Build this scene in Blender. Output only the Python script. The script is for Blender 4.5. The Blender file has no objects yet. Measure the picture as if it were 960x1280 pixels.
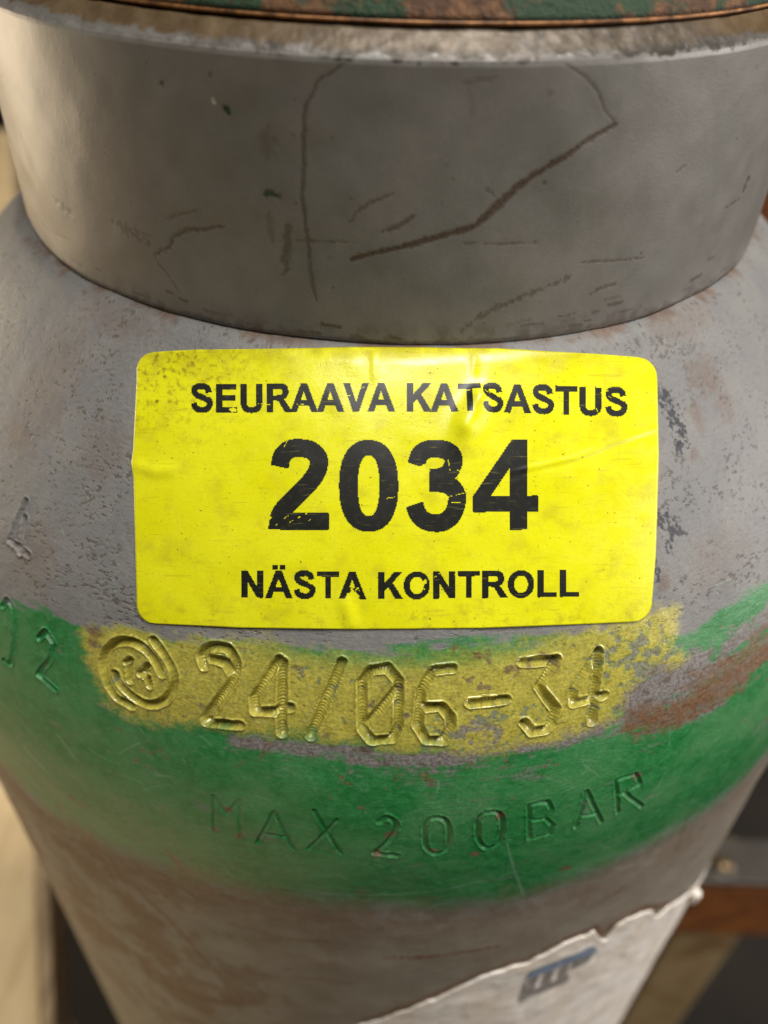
import bpy, math, random
import numpy as np
from mathutils import Matrix, Vector

S = bpy.context.scene
COL = S.collection
MM = 0.001
ZC = 0.90                      # lens height above the floor (m); millimetre heights below are measured from the lens
# ------------------------------------------------------------------ camera, world, lamps, exposure
PITCH, ROLL, YAW, FPX, DIST = math.radians(40.05), math.radians(2.0), math.radians(0.26), 1021.5, 109.08
FW = np.array([math.sin(YAW) * math.cos(PITCH), math.cos(YAW) * math.cos(PITCH), -math.sin(PITCH)])
RT0 = np.array([math.cos(YAW), -math.sin(YAW), 0.0]); UP0 = np.cross(RT0, FW)
RT = math.cos(ROLL) * RT0 + math.sin(ROLL) * UP0
UP = -math.sin(ROLL) * RT0 + math.cos(ROLL) * UP0
cam = bpy.data.cameras.new('camera'); camo = bpy.data.objects.new('camera', cam); COL.objects.link(camo)
cam.sensor_fit = 'VERTICAL'; cam.sensor_height = 36.0; cam.sensor_width = 27.0
cam.lens = 36.0 * FPX / 1280.0
cam.clip_start = 0.004; cam.clip_end = 60.0
cam.dof.use_dof = True; cam.dof.focus_distance = 0.0715; cam.dof.aperture_fstop = cam.lens / 1.55
m = Matrix(((RT[0], UP[0], -FW[0], 0), (RT[1], UP[1], -FW[1], -DIST * MM), (RT[2], UP[2], -FW[2], ZC), (0, 0, 0, 1)))
camo.matrix_world = m
S.camera = camo

W = bpy.data.worlds.new('World'); S.world = W; W.use_nodes = True
bg = W.node_tree.nodes['Background']; bg.inputs[0].default_value = (1.0, 0.93, 0.84, 1); bg.inputs[1].default_value = 0.07

def area(name, loc, target, size, sizey, power, color):
    l = bpy.data.lights.new(name, 'AREA'); l.shape = 'RECTANGLE'; l.size = size; l.size_y = sizey
    l.energy = power; l.color = color
    o = bpy.data.objects.new(name, l); COL.objects.link(o); o.location = loc
    o.rotation_euler = (Vector(target) - Vector(loc)).to_track_quat('-Z', 'Y').to_euler()
    return o
area('hall_or_fill_lamp', (0.26, -0.24, 2.4), (0, 0, .85), 1.1, .25, 32.5, (1, .97, .93))
area('hall_or_fill_lamp', (-1.2, 0.5, .72), (-.1, 0, .8), .7, .5, 9, (1, .80, .55))  # unseen low warm fill, added to light left-facing sides like bench bounce
area('hall_or_fill_lamp', (1.35, -0.2, 1.05), (0, 0, .8), .8, .5, 13, (1, .94, .90))  # unseen low side fill, added to brighten the right-hand faces
S.view_settings.view_transform = 'Standard'; S.view_settings.look = 'None'
S.view_settings.exposure = 0.0; S.view_settings.gamma = 1.0
S.render.engine = 'CYCLES'

# ------------------------------------------------------------------ small helpers
rng = np.random.default_rng(7)
random.seed(7)

def srgb(r, g, b):
    def f(c):
        c /= 255.0
        return c / 12.92 if c < .04045 else ((c + .055) / 1.055) ** 2.4
    return (f(r), f(g), f(b), 1)

def ray(px, py):
    px = np.asarray(px, float)[..., None]; py = np.asarray(py, float)[..., None]
    return ((px - 480) * RT + (640 - py) * UP) / FPX + FW

def pt(px, py, depth):                      # a point in mm, lens heights
    return ray(px, py) * depth + np.array([0, -DIST, 0])

def smooth(a, b, x):
    t = np.clip((x - a) / (b - a), 0, 1); return t * t * (3 - 2 * t)

_T = rng.random((256, 256))
def vnoise(x, y, off=0):
    x = np.asarray(x) + off * 17.31; y = np.asarray(y) + off * 9.77
    xi = np.floor(x).astype(np.int64); yi = np.floor(y).astype(np.int64)
    fx = x - xi; fy = y - yi
    fx = fx * fx * (3 - 2 * fx); fy = fy * fy * (3 - 2 * fy)
    a = _T[xi & 255, yi & 255]; b = _T[(xi + 1) & 255, yi & 255]
    c = _T[xi & 255, (yi + 1) & 255]; d = _T[(xi + 1) & 255, (yi + 1) & 255]
    return (a * (1 - fx) + b * fx) * (1 - fy) + (c * (1 - fx) + d * fx) * fy
def fbm(x, y, scale, octs=3, off=0):
    v = 0; a = 1; t = 0
    for i in range(octs):
        v = v + a * vnoise(x * scale, y * scale, off + 3 * i); t += a; a *= .55; scale *= 2.03
    return v / t

class Rev:
    """a surface of revolution round the cylinder's axis; profile points (r, z) in mm, s = arc length from the top"""
    def __init__(self, pr, pz):
        self.pr = np.asarray(pr, float); self.pz = np.asarray(pz, float)
        self.ps = np.concatenate([[0], np.cumsum(np.hypot(np.diff(self.pr), np.diff(self.pz)))])
    def r(self, s): return np.interp(s, self.ps, self.pr)
    def z(self, s): return np.interp(s, self.ps, self.pz)
    def slope(self, s):
        e = .3
        dr = self.r(s + e) - self.r(s - e); dz = self.z(s + e) - self.z(s - e)
        l = np.hypot(dr, dz) + 1e-9
        return -dz / l, dr / l              # normal: outward, upward
    def pos(self, th, s, h=0):
        no, nu = self.slope(s)
        r = self.r(s) + no * h; z = self.z(s) + nu * h
        return np.stack([r * np.sin(th), -r * np.cos(th), z + 0 * th], -1)
    def cast(self, px, py, zmin=-400.):
        d = ray(px, py); shp = d.shape[:-1]; d = d.reshape(-1, 3)
        zs = self.pz[::-1]; rs = self.pr[::-1]
        def f(t):
            q = d * t[:, None]
            return np.hypot(q[:, 0], q[:, 1] - DIST) - np.interp(q[:, 2], zs, rs)
        lo = np.full(len(d), 40.); hi = np.full(len(d), np.nan); done = np.zeros(len(d), bool)
        prev = lo.copy()
        for t in np.arange(41., 260., 1.0):
            tt = np.full(len(d), t); v = f(tt)
            hit = (~done) & (v < 0)
            lo[hit] = t - 1; hi[hit] = t; done |= hit
        hi = np.where(done, hi, 260.); lo = np.where(done, lo, 259.)
        for _ in range(22):
            mid = (lo + hi) / 2; v = f(mid) < 0
            hi = np.where(v, mid, hi); lo = np.where(v, lo, mid)
        q = d * hi[:, None]
        th = np.arctan2(q[:, 0], -(q[:, 1] - DIST))
        s = np.interp(-q[:, 2], -self.pz, self.ps)
        return th.reshape(shp), s.reshape(shp)
    def pts(self, P):
        P = np.asarray(P, float); return self.cast(P[:, 0], P[:, 1])
    def curve(self, P):
        th, s = self.pts(P); o = np.argsort(th); return lambda t: np.interp(t, th[o], s[o])

def mesh_from(name, V, F, material, parent, attrs=None, kind=None, smoothit=True):
    """V (n,3) in mm with lens heights; F (k,4) or (k,3)"""
    V = np.asarray(V, float); F = np.asarray(F, np.int32)
    used = np.unique(F); remap = np.full(len(V), -1, np.int32); remap[used] = np.arange(len(used))
    V = V[used] * MM; V = V + np.array([0, 0, ZC]); F = remap[F]
    me = bpy.data.meshes.new(name); n = F.shape[1]
    me.vertices.add(len(V)); me.vertices.foreach_set('co', V.astype(np.float32).ravel())
    me.loops.add(F.size); me.loops.foreach_set('vertex_index', F.ravel())
    me.polygons.add(len(F)); me.polygons.foreach_set('loop_start', np.arange(0, F.size, n, dtype=np.int32))
    me.update(calc_edges=True)
    if smoothit: me.polygons.foreach_set('use_smooth', np.ones(len(F), bool))
    for k, a in (attrs or {}).items():
        a = np.asarray(a, np.float32)[used]
        if a.shape[1] == 4:
            at = me.attributes.new(k, 'FLOAT_COLOR', 'POINT'); at.data.foreach_set('color', a.ravel())
        else:
            at = me.attributes.new(k, 'FLOAT_VECTOR', 'POINT'); at.data.foreach_set('vector', a.ravel())
    me.validate()
    o = bpy.data.objects.new(name, me); COL.objects.link(o)
    if parent is not None: o.parent = parent
    if material is not None: me.materials.append(material)
    if kind: o['kind'] = kind
    return o

def empty(name, label=None, cat=None, group=None):
    o = bpy.data.objects.new(name, None); COL.objects.link(o); o.empty_display_size = .02
    if label: o['label'] = label
    if cat: o['category'] = cat
    if group: o['group'] = group
    return o

def grid_faces(nr, nc, closed=False):
    i = np.arange(nr - 1)[:, None]; j = np.arange(nc if closed else nc - 1)[None, :]
    j2 = (j + 1) % nc
    a = i * nc + j; b = i * nc + j2; c = (i + 1) * nc + j2; d = (i + 1) * nc + j
    return np.stack([a, d, c, b], -1)       # outward for s downwards, theta to the right

# polyline distance on a (X, Y) field; returns distance and arc length position
def poly_dist(X, Y, P, closed=False):
    P = np.asarray(P, float)
    if closed: P = np.vstack([P, P[:1]])
    best = np.full(X.shape, 1e9); arc = np.zeros(X.shape); frac = np.zeros(X.shape); L = 0
    tot = np.hypot(*np.diff(P, axis=0).T).sum()
    for (x0, y0), (x1, y1) in zip(P[:-1], P[1:]):
        dx, dy = x1 - x0, y1 - y0; l2 = dx * dx + dy * dy + 1e-12
        t = np.clip(((X - x0) * dx + (Y - y0) * dy) / l2, 0, 1)
        d = np.hypot(X - x0 - t * dx, Y - y0 - t * dy)
        m = d < best; best = np.where(m, d, best); l = math.sqrt(l2)
        arc = np.where(m, L + t * l, arc); L += l
    return best, arc, arc / tot

# ------------------------------------------------------------------ node helpers
class Mat:
    def __init__(self, name, rough=.5, metal=0., spec=.5):
        self.m = bpy.data.materials.new(name); self.m.use_nodes = True
        self.nt = self.m.node_tree; self.b = self.nt.nodes['Principled BSDF']
        self.b.inputs['Roughness'].default_value = rough; self.b.inputs['Metallic'].default_value = metal
        self.b.inputs['Specular IOR Level'].default_value = spec
    def n(self, t, **kw):
        x = self.nt.nodes.new(t)
        for k, v in kw.items(): setattr(x, k, v)
        return x
    def link(self, a, b): self.nt.links.new(a, b)
    def attr(self, name):
        return self.n('ShaderNodeAttribute', attribute_name=name)
    def coords(self, name=None):
        if name: return self.attr(name).outputs['Vector']
        v = self.n('ShaderNodeTexCoord').outputs['Object']
        mp = self.n('ShaderNodeMapping'); mp.inputs['Scale'].default_value = (1000, 1000, 1000)
        self.link(v, mp.inputs['Vector']); return mp.outputs[0]
    def stretch(self, vec, sc, rot=(0, 0, 0)):
        mp = self.n('ShaderNodeMapping'); mp.inputs['Scale'].default_value = sc; mp.inputs['Rotation'].default_value = rot
        self.link(vec, mp.inputs['Vector']); return mp.outputs[0]
    def noise(self, vec, scale, detail=4, rough=.6, dist=0):
        x = self.n('ShaderNodeTexNoise'); self.link(vec, x.inputs['Vector'])
        x.inputs['Scale'].default_value = scale; x.inputs['Detail'].default_value = detail
        x.inputs['Roughness'].default_value = rough; x.inputs['Distortion'].default_value = dist
        return x.outputs['Fac']
    def ramp(self, fac, lo, hi, a=0., b=1.):
        x = self.n('ShaderNodeMapRange', interpolation_type='SMOOTHSTEP'); self.link(fac, x.inputs['Value'])
        x.inputs['From Min'].default_value = lo; x.inputs['From Max'].default_value = hi
        x.inputs['To Min'].default_value = a; x.inputs['To Max'].default_value = b
        return x.outputs[0]
    def math(self, op, a, b=None):
        x = self.n('ShaderNodeMath', operation=op)
        for i, v in enumerate((a, b)):
            if v is None: continue
            if isinstance(v, (int, float)): x.inputs[i].default_value = v
            else: self.link(v, x.inputs[i])
        return x.outputs[0]
    def mix(self, fac, a, b, blend='MIX'):
        x = self.n('ShaderNodeMix', data_type='RGBA', blend_type=blend)
        for s, v in ((x.inputs['Factor'], fac), (x.inputs[6], a), (x.inputs[7], b)):
            if isinstance(v, (int, float)): s.default_value = v
            elif isinstance(v, tuple): s.default_value = v
            else: self.link(v, s)
        return x.outputs[2]
    def vary(self, col, fac, lo, hi):           # multiply by a grey factor lo..hi driven by fac
        g = self.ramp(fac, .3, .7, lo, hi)
        c = self.n('ShaderNodeCombineColor')
        for i in range(3): self.link(g, c.inputs[i])
        return self.mix(1.0, col, c.outputs[0], 'MULTIPLY')
    def color(self, c):
        if isinstance(c, tuple): self.b.inputs['Base Color'].default_value = c
        else: self.link(c, self.b.inputs['Base Color'])
    def rough(self, c): self.link(c, self.b.inputs['Roughness'])
    def bump(self, h, dist, strength=1.0, prev=None):
        x = self.n('ShaderNodeBump'); x.inputs['Distance'].default_value = dist; x.inputs['Strength'].default_value = strength
        self.link(h, x.inputs['Height'])
        if prev: self.link(prev, x.inputs['Normal'])
        self.link(x.outputs[0], self.b.inputs['Normal']); return x.outputs[0]

# ------------------------------------------------------------------ profiles of the cylinder
def make_shell_profile():
    s = np.linspace(0, 70, 1401); ds = s[1] - s[0]
    def run(send):
        phi = np.radians(np.interp(s, [0, 3.0, 5, 28, send], [87, 79, 49.5, 33, 0]))
        r = 41.8 + np.concatenate([[0], np.cumsum(np.sin(phi[:-1]) * ds)])
        z = -34.8 - np.concatenate([[0], np.cumsum(np.cos(phi[:-1]) * ds)])
        return r, z, phi
    lo, hi = 30., 69.
    for _ in range(50):
        mid = (lo + hi) / 2; r, z, p = run(mid)
        if r[-1] > 70: hi = mid
        else: lo = mid
    return np.append(r, [70.0, 70.0]), np.append(z, [-880., -892.])
SHELL = Rev(*make_shell_profile())
fil = [(43.8 + .8 * math.cos(a), -34.5 - .8 * math.sin(a)) for a in np.linspace(0, math.pi / 2, 8)]
top = [(36., -10.95), (42.3, -11.0), (42.6, -11.08), (44.3, -12.38), (44.52, -12.66), (44.6, -13.0)]
cp = np.array(top + fil + [(40.5, -35.3)])
RING = Rev(cp[:, 0], cp[:, 1])

# ------------------------------------------------------------------ the setting
def box_mesh(name, corners_lo, corners_hi, material, parent=None, M=None, bevel=.8):
    """a bevelled box in mm (lens heights), optionally rotated by the 3x3 M about its own low corner"""
    import bmesh
    lo = np.array(corners_lo, float); hi = np.array(corners_hi, float)
    bm = bmesh.new(); bmesh.ops.create_cube(bm, size=1)
    for v in bm.verts:
        p = lo + (np.array(v.co) + .5) * (hi - lo)
        if M is not None: p = lo + np.asarray(M) @ (p - lo)
        v.co = Vector((p[0] * MM, p[1] * MM, p[2] * MM + ZC))
    bmesh.ops.bevel(bm, geom=list(bm.edges), offset=bevel * MM, segments=2, affect='EDGES', profile=.6)
    me = bpy.data.meshes.new(name); bm.to_mesh(me); bm.free()
    o = bpy.data.objects.new(name, me); COL.objects.link(o); me.materials.append(material)
    if parent is not None: o.parent = parent
    return o

fm = Mat('dark_concrete', .85)
v = fm.coords(); c = fm.mix(fm.ramp(fm.noise(v, .006, 6), .35, .65), (.010, .007, .004, 1), (.020, .014, .008, 1))
fm.color(c)
floor = mesh_from('floor', [(-9000, -9000, -900), (9000, -9000, -900), (9000, 9000, -900), (-9000, 9000, -900)], [(0, 1, 2, 3)], fm.m, None, smoothit=False)
floor['kind'] = 'structure'

wm = Mat('tan_wood', .6)
v = wm.coords(); vs = wm.stretch(v, (.25, .02, .25), (0, 0, .36))
c = wm.mix(wm.ramp(wm.noise(vs, 1., 5, .6, .4), .3, .7), srgb(206, 178, 130), srgb(226, 202, 158))
c = wm.vary(c, wm.noise(v, .02, 4), .85, 1.1); wm.color(c)
wm2 = Mat('grey_brown_edge_wood', .8)  # darker, greyer wood tone for the edge strip and legs
v = wm2.coords(); vs = wm2.stretch(v, (.35, .02, .35), (0, 0, .36))
wm2.color(wm2.mix(wm2.ramp(wm2.noise(vs, 1., 5, .6, .4), .35, .65), srgb(134, 112, 84), srgb(186, 162, 126)))

bench = empty('wooden_bench', 'tan wooden bench top seen blurred at the left edge beside the cylinder', 'bench')
ang = math.atan2(30, 80); Mr = np.array([[math.cos(ang), -math.sin(ang), 0], [math.sin(ang), math.cos(ang), 0], [0, 0, 1]])
# the bench's long edge runs from beside the cylinder back into the hall; boards side by side, an edge strip along the front
P0 = np.array([-104., -12., -300.]) - Mr @ np.array([0, 260, 0])
wid = 118.; L = 1300.
for k in range(5):
    lo = P0 + Mr @ np.array([-(k + 1) * (wid + 2.5) + .5, 0, -22])
    box_mesh('board', lo, lo + np.array([wid, L, 22]), wm.m, bench, Mr, 1.5)
lo = P0 + Mr @ np.array([-1.8, 0, -26]); box_mesh('edge_strip', lo, lo + np.array([4, L, 25.5]), wm2.m, bench, Mr, 1.0)
for (a, b) in ((-70, 380), (-540, 380), (-70, 1180), (-540, 1180)):
    lo = P0 + Mr @ np.array([a - 45, b, 0]); lo[2] = -899.5
    box_mesh('leg', lo, np.array([lo[0] + 45, lo[1] + 45, -322.5]), wm2.m, bench, Mr, 1.5)

rm = Mat('rusty_steel', .75, .0)
v = rm.coords(); c = rm.mix(rm.ramp(rm.noise(v, .08, 6, .65), .35, .65), srgb(112, 60, 16), srgb(158, 94, 30))
c = rm.vary(c, rm.noise(v, .5, 4), .7, 1.15); rm.color(c); rm.bump(rm.noise(v, .8, 5), .0004)
om = Mat('olive_paint', .55)
v = om.coords(); c = om.mix(om.ramp(om.noise(v, .04, 6, .65), .5, .72), srgb(170, 146, 104), srgb(128, 86, 48))
om.color(c)
gm = Mat('grey_steel', .45, .6)
v = gm.coords(); gm.color(gm.mix(gm.noise(v, .1, 4), srgb(60, 58, 54), srgb(90, 84, 76)))

rack = empty('steel_rack', 'rusty steel rack with olive upright and bolted rail at lower right', 'rack')
PF = 150 - DIST
box_mesh('upright', (128, PF, -899.5), (156, PF + 30, -326), om.m, rack, None, 1.5)
box_mesh('angle_flange', (117, PF + 2, -899.5), (127.4, PF + 8, -331), rm.m, rack, None, 1)
box_mesh('rail', (100, PF - 3.5, -342), (620, PF - .5, -302), rm.m, rack, None, .6)
box_mesh('top_flange', (100, PF - 3.5, -301.4), (620, PF + 14, -298), gm.m, rack, None, .6)
box_mesh('upright', (560, PF + .2, -899.5), (588, PF + 30, -342.5), om.m, rack, None, 1.5)
def lathe(name, prof, centre, material, parent, n=28, hexa=False):
    prof = np.asarray(prof, float); n = 6 if hexa else n
    th = np.arange(n) * 2 * math.pi / n
    V = np.stack([prof[:, :1] * np.sin(th), -prof[:, :1] * np.cos(th), prof[:, 1:] + 0 * th], -1).reshape(-1, 3) + np.array(centre)
    return mesh_from(name, V, grid_faces(len(prof), n, True).reshape(-1, 4), material, parent, smoothit=not hexa)
bm_ = Mat('bolt_steel', .35, .7); bm_.color(srgb(116, 98, 72))
b = lathe('bolt', [(.01, 4), (3, 3.9), (3.6, 3.2), (3.6, 0)], (133, 152 - DIST, -297.8), bm_.m, rack, hexa=True)
lathe('washer', [(2.5, .8), (4.8, .8), (5, .5), (5, 0)], (133, 152 - DIST, -297.9), gm.m, b)

# a rust brown upright further back, behind the collar's right side
pole = box_mesh('steel_column', (134, 300 - DIST, -899.5), (210, 345 - DIST, 420), rm.m, None, None, 2)
pole['label'] = 'rust brown steel column standing behind the right side of the collar'; pole['category'] = 'column'

# ------------------------------------------------------------------ the gas cylinder: painted shell with stamped marks
cyl = empty('gas_cylinder', 'grey and green steel gas cylinder with stamped shoulder and yellow inspection sticker', 'gas cylinder')

# stamped characters: strokes in photo coordinates laid on to the shoulder by ray casting: (name, width half mm, depth, ribs, strokes)
def arc_pts(P, n=8):                          # Catmull-Rom through points
    P = np.asarray(P, float); Q = np.vstack([2 * P[0] - P[1], P, 2 * P[-1] - P[-2]]); out = []
    for i in range(1, len(Q) - 2):
        for t in np.linspace(0, 1, n, endpoint=False):
            a, b, c, d = Q[i - 1], Q[i], Q[i + 1], Q[i + 2]
            out.append(.5 * (2 * b + (c - a) * t + (2 * a - 5 * b + 4 * c - d) * t * t + (-a + 3 * b - 3 * c + d) * t ** 3))
    out.append(P[-1]); return np.array(out)
ST = []
A = ST.append
A(('stamped_emblem', .36, .42, 0, [arc_pts([(164, 882), (145, 870), (133, 850), (129, 827), (136, 810), (150, 801), (167, 802), (183, 812), (195, 827), (202, 842)]),
    arc_pts([(145, 842), (149, 853), (162, 867), (177, 877), (193, 880), (208, 873), (217, 858), (217, 840), (207, 820), (192, 800)]),
    [(158, 828), (163, 824), (161, 838), (162, 851)], [(185, 831), (175, 842), (184, 846), (187, 857)]]))
A(('stamped_digit', .42, .40, 1, [arc_pts([(255, 832), (252, 820), (263, 809), (284, 810), (293, 824), (295, 838), (288, 855), (272, 877), (257, 898)]), [(258, 902), (300, 906)],
    [(264, 823), (281, 827), (290, 842)]]))
A(('stamped_digit', .42, .38, 1, [[(349, 824), (330, 853), (318, 872), (319, 888), (342, 889), (363, 884)], [(353, 827), (352, 872), (353, 917)]]))
A(('stamped_slash', .42, .38, 1, [[(427, 828), (408, 873), (388, 920)]]))
A(('stamped_digit', .40, .38, 1, [[(452, 852), (463, 837), (485, 834), (498, 850), (498, 907), (490, 923), (465, 925), (453, 911), (452, 852)], [(495, 862), (457, 907)]]))
A(('stamped_digit', .40, .38, 1, [[(565, 835), (540, 838), (526, 863), (522, 907), (533, 924), (553, 925), (564, 908), (563, 896), (552, 882), (526, 884)]]))
A(('stamped_dash', .42, .42, 1, [[(588, 878), (632, 874)]]))
A(('stamped_digit', .40, .38, 1, [[(652, 828), (695, 824), (673, 858), (695, 887), (690, 905), (682, 912), (665, 914), (654, 902)]]))
A(('stamped_digit', .40, .38, 1, [[(747, 813), (732, 838), (716, 863), (717, 880), (740, 874), (756, 869)], [(748, 816), (745, 860), (741, 903)]]))
A(('stamped_letter', .30, .13, 0, [[(268, 1040), (268, 995), (283, 1018), (300, 1000), (301, 1047)]]))
A(('stamped_letter', .26, .18, 0, [[(322, 1054), (343, 1014), (367, 1062)], [(331, 1042), (357, 1046)]]))
A(('stamped_letter', .28, .24, 0, [[(393, 1013), (408, 1038), (426, 1067)], [(422, 1024), (387, 1061)]]))
A(('stamped_digit', .36, .34, 0, [arc_pts([(474, 1028), (484, 1021), (495, 1031), (488, 1048), (469, 1066)]), [(469, 1067), (496, 1069)]]))
A(('stamped_digit', .32, .30, 0, [arc_pts([(531, 1034), (537, 1024), (552, 1023), (560, 1031), (561, 1052), (556, 1064), (541, 1067), (532, 1056), (531, 1034)])]))
A(('stamped_digit', .32, .32, 0, [arc_pts([(597, 1028), (603, 1017), (618, 1015), (627, 1022), (628, 1043), (622, 1056), (607, 1060), (598, 1049), (597, 1028)])]))
A(('stamped_letter', .28, .24, 0, [[(662, 1050), (661, 1006), (684, 1002), (690, 1012), (681, 1023), (664, 1026)], [(681, 1023), (691, 1032), (687, 1043), (662, 1050)]]))
A(('stamped_letter', .30, .26, 0, [[(720, 1034), (733, 989), (752, 1028)], [(726, 1020), (746, 1017)]]))
A(('stamped_letter', .30, .26, 0, [[(772, 1016), (770, 975), (795, 967), (800, 980), (773, 994)], [(782, 992), (802, 1008)]]))
A(('stamped_digit', .42, .45, 0, [[(33, 627), (13, 675), (36, 693)], [(32, 648), (26, 690)]]))
A(('stamped_digit', .34, .34, 0, [arc_pts([(3, 758), (10, 750), (17, 768), (18, 800), (13, 829), (5, 826)])]))
A(('stamped_digit', .36, .38, 0, [[(48, 798), (57, 789), (68, 806), (63, 824), (48, 843), (69, 862)]]))

# grid rows/columns: fine where the stamps are
th_px, s_px = SHELL.cast(np.full(9, 480.), np.array([440., 460, 775, 790, 960, 1080, 1140, 1279, 1279]))
sA, sB, sC, sD, sE, sF, sG, sH = s_px[:8]
def rows():
    segs = [(0, sB, .3), (sB, sC, .15), (sC, sD, .10), (sD, sE, .072), (sE, sF, .12), (sF, sG, .18), (sG, sH + 25, .4)]
    out = [np.linspace(a, b, max(2, int((b - a) / st)), endpoint=False) for a, b, st in segs]
    e = SHELL.ps[-1]
    out.append(np.array(list(np.linspace(sH + 25, sH + 160, 24, endpoint=False)) + list(np.linspace(sH + 160, e, 12))))
    return np.concatenate(out)
RS = rows()
d2r = math.radians
TH = np.concatenate([np.linspace(d2r(-42), d2r(44), 870, endpoint=False), np.linspace(d2r(44), d2r(82), 170, endpoint=False),
                     np.linspace(d2r(82), d2r(278), 60, endpoint=False), np.linspace(d2r(278), d2r(318), 180, endpoint=False)])
TH = np.where(TH > math.pi, TH - 2 * math.pi, TH); TH = np.sort(TH)
NR, NC = len(RS), len(TH)
T2, S2 = np.meshgrid(TH, RS); RR = SHELL.r(RS)[:, None] + 0 * T2
X2 = T2 * 62.0                                  # a common mm coordinate round the shoulder
H = np.zeros((NR, NC)); CH = np.full((NR, NC), -1, np.int32)
for ci, (nm, w, dep, ribs, strokes) in enumerate(ST):
    SP = [SHELL.pts(q) for q in strokes]
    sm = np.mean(np.concatenate([b for a, b in SP])); rmn = float(SHELL.r(sm))
    allx = np.concatenate([a for a, b in SP]); alls = np.concatenate([b for a, b in SP]); pad = 2.2
    i0, i1 = np.searchsorted(RS, [alls.min() - pad, alls.max() + pad]); j0, j1 = np.searchsorted(TH, [allx.min() - pad / rmn, allx.max() + pad / rmn])
    X = T2[i0:i1, j0:j1] * rmn; Y = S2[i0:i1, j0:j1]
    wob = (fbm(X, Y, 1.1, 2, ci) - .5) * .12; Xw = X + wob; Yw = Y + (fbm(X, Y, 1.1, 2, ci + 40) - .5) * .12
    dmin = np.full(X.shape, 1e9); g = np.zeros(X.shape); lip = np.zeros(X.shape)
    for q, (a, b) in enumerate(SP):
        d, arc, fr = poly_dist(Xw, Yw, np.stack([a * rmn, b], -1))
        ww = w * (1 + .25 * (fbm(X, Y, .6, 2, ci + 9) - .5))
        prof = np.where(d < ww, .5 + .5 * np.cos(math.pi * np.clip(d / ww, 0, 1)), 0) ** .7
        ww = ww * (1.18 if ribs else 1.25 if (ci == 0 and q < 2) else 1.0)
        prof = .5 * (1 - smooth(.68 * ww, .98 * ww, d)) + .5 * np.where(d < ww, .5 + .5 * np.cos(math.pi * np.clip(d / ww, 0, 1)), 0)
        dd = (1.75 if ribs or ci == 0 else .72) * dep * (.75 + .5 * vnoise(arc * .5, np.full(X.shape, ci * 3.1 + q), 5))
        gg = -dd * prof
        if ribs: gg += (.014 + .045 * vnoise(arc * 1.1, np.full(X.shape, ci * 7.7 + q), 3)) * np.sin(2 * math.pi * arc / .31 + 2.5 * vnoise(arc * .8, np.full(X.shape, ci * 2.3 + q), 9)) * (1 - smooth(.5 * ww, 1.0 * ww, d)) + .02 * np.sin(2 * math.pi * arc / .33) * smooth(.8 * ww, ww, d) * (1 - smooth(ww, 1.5 * ww, d))
        g = np.minimum(g, gg) if q else gg
        lip = np.maximum(lip, .42 * dep * np.exp(-((d - 1.09 * ww) / (.13 * ww)) ** 2) * (.65 + .7 * vnoise(X * 1.3, Y * 1.3, ci)))
        dmin = np.minimum(dmin, d / ww)
    lip *= smooth(.85, 1.1, dmin)
    H[i0:i1, j0:j1] += g + lip
    sub = CH[i0:i1, j0:j1]; sub[dmin < 1.75] = ci

# low dents and hammered unevenness of the painted steel
view = (np.abs(T2) < d2r(85)) & (S2 < sH + 30)
front = slice(0, int(np.searchsorted(RS, sH + 30)))
Xf, Sf, Tf = X2[front], S2[front], T2[front]
H[front] += (fbm(Xf, Sf, .12, 3, 2) - .5) * .25 + (fbm(Xf, Sf, .9, 3, 8) - .5) * .05

# ---- paint and wear masks (all laid out on the surface)
c_gtop = SHELL.curve([(0, 742), (60, 765), (110, 785), (200, 797), (300, 806), (450, 811), (600, 803), (720, 787), (800, 781), (850, 794), (880, 774), (920, 753), (960, 730)])
c_gbot = SHELL.curve([(15, 970), (60, 1014), (130, 1056), (200, 1083), (250, 1099), (330, 1116), (450, 1128), (560, 1132), (650, 1120), (750, 1085), (830, 1045), (900, 1000), (950, 950)])
n1 = fbm(Xf, Sf, .35, 5, 1); n2 = fbm(Xf, Sf, 1.3, 4, 11); n3 = fbm(Xf, Sf, 3.0, 3, 21); nlong = fbm(Xf * .25, Sf * 1.6, 1.0, 4, 31)
zero = np.zeros_like(Xf)
gtop = Sf - c_gtop(Tf); gbot = c_gbot(Tf) - Sf
green = smooth(-.5, .5, gtop + (n1 - .5) * 2.2 + (nlong - .5) * 2.6) * smooth(-3.2, 3.2, gbot + (n1 - .5) * 5)

def poly_mask(rev, P, Tq, Sq, edge, rref):
    """signed inside-distance style mask of a polygon given in photo coordinates, on the surface"""
    th, s = rev.pts(P); Q = np.stack([th * rref, s], -1); X = Tq * rref; Y = Sq
    d, _, _ = poly_dist(X, Y, Q, True)
    ins = np.zeros(X.shape, bool); n = len(Q)
    for i in range(n):
        (x0, y0), (x1, y1) = Q[i], Q[(i + 1) % n]
        c = ((y0 > Y) != (y1 > Y)) & (X < (x1 - x0) * (Y - y0) / (y1 - y0 + 1e-12) + x0); ins ^= c
    return np.where(ins, d, -d)
def sub_eval(P, pad, fn, rref=62.):
    th, s = SHELL.pts(P)
    i0, i1 = np.searchsorted(RS, [s.min() - pad, s.max() + pad]); j0, j1 = np.searchsorted(TH, [th.min() - pad / rref, th.max() + pad / rref])
    i1 = min(i1, Xf.shape[0])
    return (slice(i0, i1), slice(j0, j1)), np.stack([th * rref, s], -1)
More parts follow.
